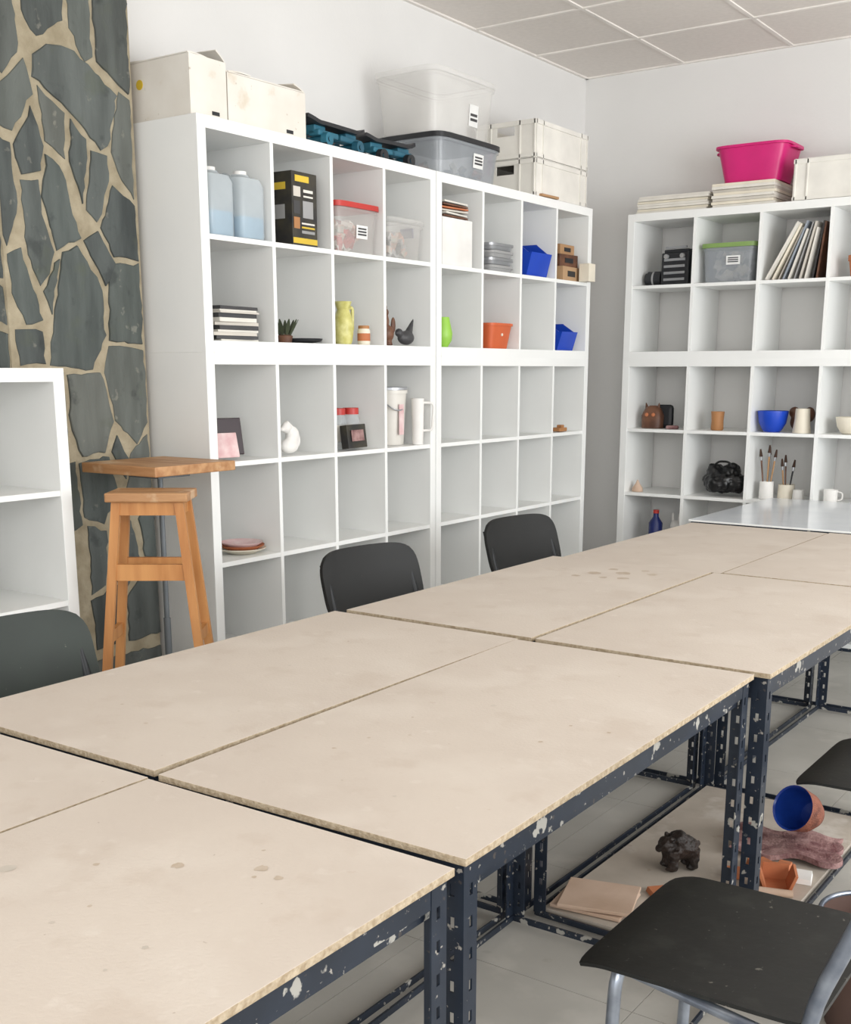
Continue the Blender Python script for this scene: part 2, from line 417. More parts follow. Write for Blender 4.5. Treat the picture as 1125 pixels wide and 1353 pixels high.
def rs(x0,x1,y0,y1,n):
    return [(R.uniform(x0+.05,x1-.05),R.uniform(y0+.08,y1-.08),R.uniform(.002,.005),R.choice([2,3])) for _ in range(n)]
table(-1.418,-.803,.0,1.214,.770,0,label=lab+', paint-stained top',stains=[(-1.3,.86,.012,3),(-1.12,1.0,.009,2),(-1.02,1.06,.010,2),(-.98,1.05,.007,2)]+rs(-1.418,-.803,.5,1.2,9))
table(-2.04,-1.424,.0,1.222,.768,0,label=lab)
table(-1.428,-.815,1.236,2.440,.771,.016,label=lab+', sawn edge showing',stains=[(-1.17,1.9,.007,3),(-.98,1.75,.005,2)]+rs(-1.42,-.83,1.25,2.4,8))
table(-2.038,-1.436,1.242,2.448,.770,0,label=lab+', pale dusty top',stains=rs(-2.0,-1.45,1.3,2.4,6))
table(-1.402,-.794,2.468,3.660,.770,-.004,low=True,label=lab+', clay beneath',stains=rs(-1.4,-.8,2.5,3.6,5))
table(-2.015,-1.408,2.470,3.660,.771,-.006,label=lab+', brown stains on top',stains=[(-1.72,3.42,.024,2),(-1.64,3.47,.026,2),(-1.70,3.52,.018,2),(-1.60,3.38,.020,2),(-1.75,3.34,.016,2),(-1.55,3.5,.018,2),(-1.66,3.36,.014,2),(-1.6,3.55,.014,2)])
table(-1.372,-.77,3.672,4.868,.770,-.004,label=lab)
table(-1.98,-1.376,3.672,4.868,.768,-.004,label=lab)
table(-2.0,-.78,4.885,5.99,.778,0,topm=('whitetop','white'),label='glossy white-topped table ending the row of tables',th=.008)
# ---------------------------------------------------------------- chairs
def chair(loc,rz,label,sm='black',tm='chrome',grp='studio chairs',sw=.19,lf=-.16,bmx=None):
    root=thing('studio_chair',label,'chair',loc,rz,grp)
    bm=nb()
    def seat(u,v):
        x=.212*u*(1-.035*v**10); y=-.012+.203*v*(1-.035*u**10)
        z=.452-.006*(1-u*u)*(1-v*v)-(.014*max(0,-v-.7)**2*9)+(.004*v)
        return(x,y,z)
    slab(bm,seat,24,24,.007); part(root,'seat',bm,sm,smooth=True)
    bm=nb()
    def back(u,v):
        x=.222*u*(1-.13*v**4) ; zz=.720+.125*v*(1-.16*u**6)
        y=.258+.035*v*.9+.03*(1-u*u)
        return(x,y,zz)
    slab(bm,back,22,12,.012); part(root,'backrest',bm,bmx or sm,smooth=True)
    bm=nb(); tube(bm,fillet([(-.175,lf-.01,.0),(-.17,lf+.005,.433),(.17,lf+.005,.433),(.175,lf-.01,.0)],.05),.012)
    part(root,'leg_frame',bm,tm,smooth=True)
    for s in(-1,1):
        bm=nb(); tube(bm,fillet([(s*sw,.300,.80),(s*sw,.180,.47),(s*sw,.25,.0)],.08),.0125)
        tube(bm,[(s*sw,.175,.432),(s*.165,lf+.01,.432)],.010)
        part(root,'side_frame',bm,tm,smooth=True)
    bm=nb(); tube(bm,[(-sw,.214,.25),(sw,.214,.25)],.008); part(root,'crossbar',bm,tm,smooth=True)
    return root
chair((-.612,1.828,0),-q,'worn black chair with grey tube frame, pushed up to table',sw=.232)
chair((-.59,2.925,0),-q,'black chair with grey tube frame beside the low shelf',lf=-.02)
chair((-2.12,3.02,0),math.radians(80),'black chair facing the table before the tall shelves',tm='tubeblack',bmx='blackmatte',lf=-.05)
chair((-2.12,4.03,0),math.radians(80),'black chair facing the table near the last tables',tm='tubeblack',bmx='blackmatte',lf=-.05)
chair((-2.11,1.62,0),math.radians(86),'scuffed dark green chair facing the table by the low shelf','greenblack','tubeblack',lf=-.02)
# ---------------------------------------------------------------- stool and stand
st=thing('wooden_stool','tall pine stool with splayed legs before the stone pillar','stool',(-2.74,2.42,0),math.radians(36))
bm=nb(); box(bm,(0,0,1.055),(.25,.17,.028),bev=.004); part(st,'seat',bm,'pinetop')
T=1.04; AX,BX,AY,BY=.095,.200,.060,.105
for sx in(-1,1):
    for sy in(-1,1):
        bm=nb()
        a=Vector((sx*AX,sy*AY,T));b=Vector((sx*BX,sy*BY,0))
        v=[]
        for p in(a,b):
            v.append([bm.verts.new((p.x+i*.0135,p.y+j*.011,p.z)) for i,j in((-1,-1),(1,-1),(1,1),(-1,1))])
        for k in range(4):
            bm.faces.new((v[0][k],v[0][(k+1)%4],v[1][(k+1)%4],v[1][k]))
        bm.faces.new(v[0]);bm.faces.new(v[1][::-1])
        part(st,'leg',bm,'pine')
def lp(sx,sy,z):
    t=(T-z)/T; return (sx*(AX+(BX-AX)*t),sy*(AY+(BY-AY)*t),z)
for z in(.825,.34):
    for (a,b) in [((-1,-1),(1,-1)),((-1,1),(1,1))]:
        A=lp(a[0],a[1],z);B=lp(b[0],b[1],z)
        bm=nb(); b2(bm,(A[0]+.01,A[1]-.008,z-.025),(B[0]-.01,A[1]+.008,z+.025)); part(st,'rung',bm,'pine')
for z in(.62,):
    for sx in(-1,1):
        A=lp(sx,-1,z);B=lp(sx,1,z)
        bm=nb(); b2(bm,(A[0]-.008,A[1]+.01,z-.018),(A[0]+.008,B[1]-.01,z+.018)); part(st,'rung',bm,'pine')
bm=nb(); b2(bm,(-AX,-AY-.008,1.0),(AX,-AY+.006,1.04)); b2(bm,(-AX,AY-.006,1.0),(AX,AY+.008,1.04)); b2(bm,(-AX-.006,-AY,1.0),(-AX+.006,AY,1.04)); b2(bm,(AX-.006,-AY,1.0),(AX+.006,AY,1.04)); part(st,'apron',bm,'pine')
sd=thing('modelling_stand','square wooden board on a grey metal post beside the shelves','stand',(-2.955,2.65,0),0)
bm=nb(); box(bm,(0,0,1.118),(.355,.355,.032),bev=.003); part(sd,'stand_top',bm,'pinetop')
bm=nb(); cyl(bm,(0,0,.03),(0,0,1.10),.009); cyl(bm,(0,0,.03),(0,0,.6),.012); box(bm,(0,0,1.092),(.14,.14,.015)); part(sd,'post',bm,'greypost',smooth=True)
bm=nb()
for a in range(3):
    an=a*2*math.pi/3+.5; tube(bm,[(0,0,.25),(math.cos(an)*.13,math.sin(an)*.13,.012)],.011)
    ball(bm,(math.cos(an)*.13,math.sin(an)*.13,.014),.014)
part(sd,'tripod_base',bm,'greypost',smooth=True)
# ---------------------------------------------------------------- generic containers
def tub(w,d,h,t=.003,taper=.9,pw=8,lip=.006):
    bm=nb(); a,b=w/2,d/2
    loft(bm,[(0,0,0,a*taper,b*taper,pw),(0,0,h-.012,a,b,pw),(0,0,h-.012,a+lip,b+lip,pw),(0,0,h,a+lip,b+lip,pw),(0,0,h,a-t,b-t,pw),(0,0,t,a*taper-t,b*taper-t,pw)],36)
    return bm
def sticker(root,lab,d,taper,h):
    bm=nb(); y=-d/2*(taper+(1-taper)*lab[1]/h)-.004
    tl=-math.atan(d/2*(1-taper)/h)
    box(bm,(lab[0],y,lab[1]),(lab[2],.002,lab[3]),0,rot=(-tl,0,0))
    for i in range(3): box(bm,(lab[0],y-.0015,lab[1]+lab[3]*(.25-.22*i)),(lab[2]*.75,.002,lab[3]*.12),1,rot=(-tl,0,0))
    part(root,'sticker',bm,['labelw','greyblack'],label='white printed sticker')
def storage(loc,rz,w,d,h,bodym,lidm,label,handles=None,contents=None,lab=None,lidh=.02,taper=.93):
    root=thing('storage_box',label,'box',loc,rz)
    part(root,'box_body',tub(w,d,h,taper=taper),bodym,smooth=True)
    if lidm:
        bm=nb(); a,c=w/2+.01,d/2+.01
        z0=h+.001
        loft(bm,[(0,0,z0,a,c,8),(0,0,z0+lidh,a,c,8),(0,0,z0+lidh,a-.02,c-.02,8),(0,0,z0+lidh-.006,a-.025,c-.025,8)],36)
        part(root,'lid',bm,lidm,smooth=True)
    if handles:
        for s in(-1,1):
            bm=nb(); box(bm,(s*(w/2+.008),0,h*.86),(.010,d*.35,.04),bev=.003)
            part(root,'clip',bm,handles)
    if lab: sticker(root,lab,d,taper,h)
    if contents:
        bm=nb()
        for i in range(contents[1]):
            sx,sy,sz=R.uniform(.02,.05),R.uniform(.02,.05),R.uniform(.015,.04)
            box(bm,(R.uniform(-1,1)*(w*.5*taper-.05),R.uniform(-1,1)*(d*.5*taper-.05),.03+R.random()*contents[2]),(sx,sy,sz),i%3,rot=(R.random(),R.random(),R.random()))
        o=part(root,'contents',bm,contents[0]); o['kind']='stuff'
    return root
def crate(loc,rz,w,d,h,label,m='crate'):
    root=thing('plastic_crate',label,'crate',loc,rz,'white plastic crates')
    bm=nb(); t=.004;a,b=w/2,d/2
    b2(bm,(-a+.01,-b+.01,0),(a-.01,b-.01,t))
    for s in(-1,1):
        b2(bm,(-a+.01,s*(b-.008)-t/2,t),(a-.01,s*(b-.008)+t/2,h)) 
        b2(bm,(s*(a-.008)-t/2,-b+.01,t),(s*(a-.008)+t/2,b-.01,h*.62));b2(bm,(s*(a-.008)-t/2,-b+.01,h*.86),(s*(a-.008)+t/2,b-.01,h))
        b2(bm,(s*(a-.008)-t/2,-b+.01,h*.62),(s*(a-.008)+t/2,-.05,h*.86));b2(bm,(s*(a-.008)-t/2,.05,h*.62),(s*(a-.008)+t/2,b-.01,h*.86))
    part(root,'crate_body',bm,m)
    bm=nb()
    for z,hh in((h*.93,.02),(.012,.016)):
        for s in(-1,1):
            b2(bm,(-a,s*b-(.008 if s>0 else 0),z-hh/2),(a,s*b+(.008 if s<0 else 0),z+hh/2))
            b2(bm,(s*a-(.008 if s>0 else 0),-b+.008,z-hh/2),(s*a+(.008 if s<0 else 0),b-.008,z+hh/2))
    for i in (0,1,7,8):
        xx=-a+.01+(w-.02)*i/8
        b2(bm,(xx-.003,-b,0),(xx+.003,-b+.008,h))
    for i in (0,1,3,4):
        yy=-b+.01+(d-.02)*i/4
        b2(bm,(-a,yy-.003,0),(-a+.008,yy+.003,h))
    part(root,'rib',bm,m)
    return root
def carton(loc,rz,w,d,h,label,m='card',flap=None,hole=None):
    root=thing('cardboard_box',label,'box',loc,rz)
    bm=nb(); t=.005;a,b=w/2,d/2
    b2(bm,(-a,-b,0),(a,b,t)); b2(bm,(-a,-b,t),(a,-b+t,h));b2(bm,(-a,b-t,t),(a,b,h));b2(bm,(-a,-b+t,t),(-a+t,b-t,h));b2(bm,(a-t,-b+t,t),(a,b-t,h))
    b2(bm,(-a+t,-b+t,h*.8),(a-t,b-t,h*.8+t))
    part(root,'box_body',bm,m)
    for fl in (flap or []):
        e,ln,an=fl; bm=nb()
        wd=(w if e in 'fb' else d)*.97
        def fn(u,v,e=e,ln=ln,an=an,wd=wd):
            s=(v+1)/2; r=s*ln; A=an+.18*s*math.sin(u*2+1)
            ix=r*math.cos(A); iz=h+.003+r*math.sin(A)
            if e=='f': return(u*wd/2,-b+ix,iz)
            if e=='b': return(u*wd/2,b-ix,iz)
            if e=='l': return(-a+ix,u*wd/2,iz)
            return(a-ix,u*wd/2,iz)
        slab(bm,fn,8,5,.004); part(root,'flap',bm,m)
    if hole is not None:
        bm=nb(); box(bm,(hole,-b-.001,.020),(.034,.002,.012)); part(root,'hand_hole',bm,'dark')
    return root
# ---- tops of left wall shelves
r_=carton(ontop('LU',.10,.20),q,.17,.32,.190,'weathered white cardboard box with open flaps on shelf top',flap=[('l',.10,.10),('r',.05,.8),('b',.1,.15)],hole=.03)
bm=nb(); cyl(bm,(-.0855,.08,.12),(-.0875,.08,.12),.016,seg=20); o=part(r_,'round_sticker',bm,'yellow')
carton(ontop('LU',.395,.19),q-.02,.395,.30,.165,'long worn white cardboard box with torn lid on shelf top',flap=[('f',.15,.14),('l',.12,.2),('r',.06,.5)],hole=.11)
def skate(loc,rz,L=.2,grp='skateboards',wm=('dark','teal')):
    root=thing('skateboard','dark skateboard with teal trucks on the shelf top','skateboard',loc,rz,grp)
    bm=nb()
    slab(bm,lambda u,v:(L*u,.05*v*(1-.35*abs(u)**5),.085+(.05*max(0,abs(u)-.7))*1.2),24,8,.014); part(root,'deck',bm,'dark',smooth=True)
    for s in(-1,1):
        bm=nb(); X=s*L*.55; box(bm,(X,0,.062),(.07,.05,.034),bev=.004); box(bm,(X-.03*s,-.02,.050),(.13,.05,.022),bev=.006); cyl(bm,(X,-.055,.030),(X,.055,.030),.012); part(root,'truck',bm,'teal')
        for k in(-1,1):
            bm=nb(); cyl(bm,(X,k*.045,.027),(X,k*.070,.027),.026,.024,seg=20); cyl(bm,(X,k*.043,.027),(X,k*.074,.027),.010,mi=1); part(root,'wheel',bm,list(wm),smooth=True)
skate(ontop('LU',.81,.10),q+.06,.185)
skate(ontop('LU',1.19,.12),q-.10,.150,wm=('teal','dark'))
bm=nb(); box(bm,(0,0,.055),(.30,.10,.10),bev=.006); box(bm,(-.06,0,.112),(.12,.08,.012),1,bev=.003); solo('tool_case',bm,['greyblack','teal'],'dark tool case with teal latch behind skateboards','case',ontop('LU',.86,.27),q-.04)
bm=nb(); tube(bm,fillet([(-.10,0,.010),(-.03,.02,.014),(.02,-.02,.012),(.10,.015,.010)],.03),.009); ball(bm,(.10,.015,.018),(.028,.02,.017)); solo('teal_cable',bm,'teal','teal strap with a buckle lying on a tool case','strap',ontop('LU',.93,.27,.108),q,smooth=True)
storage(ontop('RU',.30,.19),q,.50,.35,.150,'clear2','blacklid','large smoky clear box with black lid on shelf top',lab=(.05,.085,.08,.06),contents=(['stuff','paper','greyp'],10,.03))
storage(ontop('RU',.27,.19,.173),q,.50,.33,.235,'clear','clear','large clear lidded plastic box stacked on a black-lidded one',lab=(.06,.10,.07,.09),taper=.9)
crate(ontop('RU',1.13,.19),q,.54,.35,.175,'white plastic crate on shelf top near the corner')
crate(ontop('RU',1.13,.19,.177),q,.54,.35,.175,'white plastic crate stacked on another crate')
bm=nb(); box(bm,(0,0,.008),(.16,.018,.012),bev=.002); solo('wooden_stick',bm,'wood','small wooden stick on the shelf top edge','stick',ontop('RU',.98,.0+.004),q-.04)
# ---- tops of back shelves
def sheets(k,lx,dy,z,n,w,d,th,name,label,grp,ms):
    for i in range(n):
        bm=nb(); b2(bm,(-w/2,-d/2,0),(w/2,d/2,th),0,.001)
        solo(name,bm,ms[i%len(ms)],label,'board',ontop(k,lx+R.uniform(-.008,.008),dy+R.uniform(-.01,.01),z+i*(th+.001)),UN[k]['rz']+R.uniform(-.02,.02),grp)
sheets('BU',.235,.19,0,7,.40,.30,.012,'canvas_board','white canvas board in a pile on the shelf top','stacked canvas boards',['paper','cream','paper'])
sheets('BU',.625,.19,0,8,.33,.32,.014,'canvas_board','cream canvas board under the magenta bin','stacked canvas boards under bin',['paper','cream','paper2'])
root=thing('plastic_bin','bright magenta plastic tub on a pile of canvas boards','bin',ontop('BU',.645,.19,.122),0)
part(root,'bin_body',tub(.37,.30,.180,taper=.80,pw=6,lip=.012),'magenta',smooth=True)
for s in(-1,1):
    bm=nb(); tube(bm,fillet([(s*.17,-.06,.165),(s*.208,-.06,.158),(s*.208,.06,.158),(s*.17,.06,.165)],.02),.006)
    part(root,'handle',bm,'magenta',smooth=True)
crate(ontop('BU',1.135,.19),0,.50,.34,.20,'cream plastic crate beside the magenta tub')
# ---- LU contents
def jug(loc,rz,liq):
    root=thing('plastic_jug','squarish translucent jug with blue liquid on a shelf','jug',loc,rz,'plastic jugs')
    bm=nb(); a=.064;b=.085
    loft(bm,[(0,0,0,a*.94,b*.94,7),(0,0,.008,a,b,7),(0,0,.182,a,b,7),(0,0,.205,a*.9,b*.9,5),(0,-.02,.212,.035,.035,2.5),(0,-.02,.220,.030,.030,2)],32)
    part(root,'jug_body',bm,'jug',smooth=True)
    bm=nb(); loft(bm,[(0,0,.004,a*.92,b*.92,7),(0,0,.012,a*.97,b*.97,7),(0,0,liq,a*.97,b*.97,7)],32); part(root,'liquid',bm,'liquid',smooth=True)
    bm=nb(); cyl(bm,(0,-.02,.219),(0,-.02,.232),.024,seg=20); part(root,'cap',bm,'plaster',smooth=True)
    bm=nb(); tube(bm,fillet([(0,.02,.203),(0,.045,.228),(0,.078,.22),(0,.078,.185)],.02),.010); part(root,'handle',bm,'jug',smooth=True)
jug(at('LU',0,0,.33,.12),q,.085); jug(at('LU',0,0,.755,.10),q,.075)
root=thing('appliance_carton','black and yellow appliance carton standing on a shelf','box',at('LU',1,0,.58,.09),q+.03)
bm=nb(); box(bm,(0,0,.130),(.145,.14,.26),bev=.001); part(root,'carton',bm,'darkprint')
def pp(cx,cz,w_,h_,m,lb,nm='printed_panel'):
    bm=nb(); box(bm,(cx,-.0712,cz),(w_,.001,h_)); part(root,nm,bm,m,label=lb)
pp(-.015,.236,.08,.022,'yellow','yellow printed band')
pp(0,.018,.14,.02,'yellow','yellow printed band')
pp(-.045,.190,.040,.035,'paper2','pale printed picture','printed_picture'); pp(.020,.195,.055,.010,'paper','white printed band'); pp(.020,.176,.055,.006,'paper','white printed band')
pp(.018,.130,.060,.060,'greyp','grey printed picture','printed_picture'); pp(-.047,.135,.036,.045,'greyblack','grey printed picture','printed_picture')
pp(-.048,.080,.034,.040,'ochre','tan printed picture','printed_picture'); pp(.018,.080,.075,.006,'paper','white printed band'); pp(.018,.066,.075,.006,'yellow','yellow printed band'); pp(.018,.050,.075,.010,'greyp','grey printed band')
bm=nb(); box(bm,(-.0732,0,.21),(.001,.08,.025)); part(root,'printed_panel',bm,'yellow',label='yellow printed band')
bm=nb(); box(bm,(-.0732,0,.12),(.001,.07,.05)); part(root,'printed_picture',bm,'greyp',label='grey printed picture')
storage(at('LU',2,0,.53,.112),q,.260,.20,.165,'clear','red','clear plastic box with red lid, filled with bits',contents=(['stuff','red','paper'],50,.09),lab=(.02,.08,.07,.05),taper=.92)
storage(at('LU',3,0,.53,.112),q,.24,.19,.140,'clear','clear','clear plastic box with blue clips on a shelf',handles='navy',contents=(['stuff','greyblack','greyp'],40,.07),taper=.92)
zz=0
for i in range(11):
    bm=nb(); w,d=R.uniform(.19,.21),R.uniform(.26,.28); th=R.choice([.006,.008,.011,.014])
    b2(bm,(-w/2,-d/2,0),(w/2,d/2,th),i%3); solo('magazine',bm,['paper','greyblack','paper2'],'worn magazine in a pile on a shelf','magazine',at('LU',0,1,.48+R.uniform(-.04,.04),.165,zz),q+R.uniform(-.09,.09),'magazines piled on the shelf')
    zz+=th+.0008
bm=nb()
for i in range(9):
    a=i*.7; slab(bm,lambda u,v,a=a,i=i:(math.cos(a)*(.02+.016*(u+1))*1+math.sin(a)*.008*v*(1-u*u*.8),math.sin(a)*(.02+.016*(u+1))-math.cos(a)*.008*v*(1-u*u*.8),.025+.03*(u+1)),6,3,.002)
lathe(bm,[(.025,0),(.03,.025),(.02,.03)],16,1,cap1=True)
solo('leafy_ornament',bm,['dkgreen','brown'],'small dark leafy ceramic ornament on a shelf','ornament',at('LU',1,1,.34,.065),q,smooth=True)
bm=nb(); lathe(bm,[(.03,0),(.07,.008),(.075,.018),(.068,.016),(.02,.008),(.0,.008)],24); solo('black_dish',bm,'dark','shallow black dish on a shelf','dish',at('LU',1,1,.73,.08),q,smooth=True)
root=thing('pitcher','pale yellow ceramic pitcher with handle on a shelf','pitcher',at('LU',2,1,.42,.07),q); root.scale=(.88,.88,.9)
bm=nb(); lathe(bm,[(.035,0),(.04,.01),(.046,.05),(.045,.10),(.034,.135),(.028,.15),(.04,.185),(.037,.185),(.024,.15),(.03,.13),(.04,.09),(.035,.01),(.0,.01)],28); part(root,'pitcher_body',bm,'yvase',smooth=True)
bm=nb(); tube(bm,fillet([(.028,0,.155),(.068,0,.165),(.065,0,.06),(.04,0,.05)],.03),.008); part(root,'handle',bm,'yvase',smooth=True)
def jar(loc,rz,r,h,bm_,lm,label,band=None,grp=None):
    root=thing('jar',label,'jar',loc,rz,grp)
    bm=nb(); lathe(bm,[(r*.9,0),(r,.006),(r,h*.75),(r*.8,h*.85),(r*.8,h*.88)],24,cap1=True); part(root,'jar_body',bm,bm_,smooth=True)
    bm=nb(); lathe(bm,[(r*.88,h*.85),(r*.88,h),(r*.84,h*1.01)],24,cap1=True); part(root,'lid',bm,lm,smooth=True)
    if band:
        bm=nb(); lathe(bm,[(r*1.01,h*.2),(r*1.012,h*.2),(r*1.012,h*.6),(r*1.01,h*.6)],24,cap0=False); part(root,'paper_label',bm,band,smooth=True)
jar(at('LU',2,1,.72,.040),q,.026,.075,'cream','ochre','small cream jar with brown label on a shelf','terra')
root=thing('rooster_figurine','brown and orange painted bird figurine on a shelf','figurine',at('LU',3,1,.30,.065),q)
bm=nb(); ball(bm,(0,0,.05),(.03,.022,.035)); ball(bm,(-.018,0,.10),(.016,.015,.03)); ball(bm,(-.022,0,.135),.017); cyl(bm,(-.035,0,.135),(-.055,0,.13),.006,.001); ball(bm,(.035,0,.085),(.014,.008,.035)); cyl(bm,(0,0,.001),(0,0,.03),.02,.012); ball(bm,(-.02,0,.158),(.014,.004,.01))
o=part(root,'figurine_body',bm,'brown'); remesh(o,.004,2)
root=thing('ceramic_bird','grey-brown ceramic bird with raised wing on a shelf','figurine',at('LU',3,1,.68,.06),q)
bm=nb(); ball(bm,(0,0,.035),(.05,.028,.03)); ball(bm,(-.05,0,.055),.018); cyl(bm,(.01,0,.04),(.055,0,.115),.022,.003,seg=12); cyl(bm,(-.06,0,.055),(-.082,0,.05),.006,.001)
o=part(root,'figurine_body',bm,'greyblack'); remesh(o,.004,2)
# ---- RU contents
for i in range(6):
    bm=nb(); box(bm,(0,0,.004),(.2,.22,.007)); solo('picture_card',bm,['brown','paper','paper2','terra'][i%4],'loose card in a slanted pile on a white box','card',at('RU',0,0,.46,.14,.205+i*.012),q+R.uniform(-.15,.15),'loose cards on the box')
carton(at('RU',0,0,.46,.14),q,.24,.24,.20,'plain white box filling a shelf cubby',m='plaster')
for i in range(4):
    b=tub(.2,.22,.03,taper=.95); solo('paper_tray',b,['greyp','silver'][i%2],'grey plastic tray stacked on a shelf','tray',at('RU',1,0,.62,.135,i*.033),q+R.uniform(-.03,.03),'stacked grey trays',smooth=True)
def pickbin(loc,rz,w,d,h,m,label):
    root=thing('parts_bin',label,'bin',loc,rz)
    bm=nb(); t=.004
    prof=[(-d/2+.03,0),(d/2,0),(d/2,h),(-d/2+.09,h),(-d/2+.02,h*.68),(-d/2,h*.68)]
    prism(bm,prof,-w/2,-w/2+t);prism(bm,prof,w/2-t,w/2)
    b2(bm,(-w/2+t,-d/2+.03,0),(w/2-t,d/2,t)); b2(bm,(-w/2+t,d/2-t,t),(w/2-t,d/2,h))
    prism(bm,[(-d/2+.03,t),(-d/2+.035,t),(-d/2+.005,h*.68),(-d/2,h*.68)],-w/2+t,w/2-t)
    part(root,'bin_body',bm,m)
    for s in(-1,1):
        bm=nb(); b2(bm,(s*(w/2)-(.0 if s>0 else .008),-d/2+.09,h-.012),(s*(w/2)+(.008 if s>0 else 0),d/2,h))
        part(root,'rim',bm,m)
pickbin(at('RU',2,0,.62,.13),q,.20,.24,.165,'blue','blue plastic parts bin with cut-down opening on a shelf')
pickbin(at('RU',3,1,.58,.13),q,.17,.22,.14,'blue','blue plastic parts bin in a low cubby')
for i,(x_,z_,dy,s) in enumerate(((.55,0,.13,(.2,.22,.07)),(.55,.071,.13,(.18,.2,.06)),(.58,.132,.13,(.16,.16,.05)),(.86,0,-.022,(.07,.06,.09)))):
    root=thing('small_wooden_box',['cardboard and wood box in a pile on a shelf','small cream box at the cubby edge'][i==3],'box',at('RU',3,0,x_,dy,z_),q+(R.uniform(-.08,.08) if i<3 else 0),'small boxes piled in the cubby')
    bm=nb(); box(bm,(0,0,s[2]/2),s,bev=.002); part(root,'box_body',bm,'cream' if i==3 else ('cardboard','brown','wood')[i])
    if i<3:
        bm=nb(); box(bm,(0,-s[1]/2-.001,s[2]/2),(s[0]*.45,.002,s[2]*.4)); part(root,'paper_label',bm,'dark')
bm=nb(); lathe(bm,[(.022,0),(.040,.03),(.043,.06),(.034,.10),(.028,.13),(.024,.13),(.030,.10),(.038,.06),(.02,.006),(0,.006)],24); solo('green_vase',bm,'lime','small round lime green vase on a shelf','vase',at('RU',0,1,.24,.047),q,smooth=True)
def pot(loc,rz,r,h,m,label,name='flower_pot'):
    root=thing(name,label,'pot',loc,rz); bm=nb(); k=h
    lathe(bm,[(r*.72,0),(r*.92,k*.75),(r,k*.75),(r,k),(r*.93,k),(r*.88,k*.75),(r*.66,.006),(0,.006)],28); part(root,'pot_body',bm,m,smooth=True)
    bm=nb(); lathe(bm,[(0,h*.80),(r*.88,h*.80)],24,cap0=False); part(root,'soil',bm,'brown')
root=thing('planter','orange square plastic planter on a shelf','planter',at('RU',1,1,.62,.11),q)
part(root,'planter_body',tub(.20,.18,.118,taper=.82,pw=7,lip=.006),'orange',smooth=True)
bm=nb(); cyl(bm,(0,-.081,.065),(0,-.088,.065),.007); part(root,'emblem',bm,'cream')
# ---- LL contents
root=thing('tablet_frame','dark wine and pink stand-up frame leaning on a shelf','frame',at('LL',0,0,.42,.10,.012),q); root.scale=(.82,.82,.82)
bm=nb(); box(bm,(.03,.0,.085),(.13,.012,.165),rot=(-.2,0,-.3),bev=.004); part(root,'panel',bm,'wine')
bm=nb(); box(bm,(-.03,-.04,.050),(.12,.012,.11),rot=(-.25,0,-.2),bev=.003); part(root,'panel',bm,'pink',label='pink panel')
root=thing('plaster_sculpture','small white twisted plaster sculpture on a shelf','sculpture',at('LL',1,0,.38,.07,.004),q)
bm=nb(); ball(bm,(0,0,.03),(.045,.03,.03)); ball(bm,(.02,0,.07),(.03,.025,.035)); ball(bm,(-.02,-.005,.10),(.022,.018,.022)); cyl(bm,(.02,0,.09),(-.02,-.005,.12),.014,.010); ball(bm,(.045,.0,.05),(.016,.014,.03)); ball(bm,(-.04,-.005,.095),(.014,.010,.010))
o=part(root,'sculpture_body',bm,'plaster'); remesh(o,.004,2)
jar(at('LL',2,0,.46,.12),q,.038,.165,'glass','red','clear jar with red lid on a shelf','paper','red-lidded jars')
jar(at('LL',2,0,.74,.12),q,.038,.165,'glass','red','clear jar with red lid on a shelf','paper','red-lidded jars')
root=thing('slide_box','dark printed box propped beside red-lidded jars','box',at('LL',2,0,.50,.045,.004),q)
bm=nb(); box(bm,(0,0,.05),(.14,.035,.095),rot=(-.12,0,.1),bev=.002); part(root,'box_body',bm,'darkprint')
bm=nb(); box(bm,(0,-.022,.055),(.09,.002,.045),rot=(-.12,0,.1)); part(root,'paper_label',bm,'lumpy')
root=thing('paint_bucket','translucent white bucket with measuring marks and bail handle','bucket',at('LL',3,0,.60,.140),q)
bm=nb(); lathe(bm,[(.068,0),(.080,.22),(.086,.22),(.086,.235),(.078,.235),(.064,.005),(0,.005)],32); part(root,'bucket_body',bm,'milky',smooth=True)
bm=nb(); lathe(bm,[(.087,.236),(.087,.246),(.080,.248)],32,cap1=True); part(root,'lid',bm,'silver',smooth=True)
bm=nb(); tube(bm,fillet([(-.086,0,.21),(-.06,-.082,.15),(.0,-.084,.15),(.086,0,.21)],.05),.003); part(root,'bail_handle',bm,'silver',smooth=True)
bm=nb(); box(bm,(-.01,-.080,.11),(.034,.002,.13)); part(root,'printed_marks',bm,'pink')
root=thing('measuring_jug','white plastic measuring jug beside the bucket','jug',at('LL',3,0,.84,.0335),q)
bm=nb(); lathe(bm,[(.024,0),(.028,.2),(.030,.2),(.026,.2),(.020,.005),(0,.005)],24); part(root,'jug_body',bm,'plaster',smooth=True)
bm=nb(); tube(bm,fillet([(.018,-.018,.18),(.045,-.055,.18),(.04,-.05,.06),(.014,-.014,.06)],.03),.006); part(root,'handle',bm,'plaster',smooth=True)
for i in range(3):
    bm=nb(); lathe(bm,[(.05,0),(.090-.006*i,.018),(.092-.006*i,.022),(.05,.008),(0,.007)],32); solo('plate',bm,['cream','terra','pink'][i],'pink-rimmed ceramic plate in a stack on a shelf','plate',at('LL',0,1,.68,.11,i*.011),0,'plates stacked on the shelf',smooth=True)
bm=nb(); box(bm,(0,0,.012),(.08,.05,.02),bev=.004); box(bm,(.01,0,.028),(.03,.03,.015),bev=.003); solo('clay_scraps',bm,'ochre','small ochre clay block on a shelf','clay',at('RL',3,0,.45,.045),q)
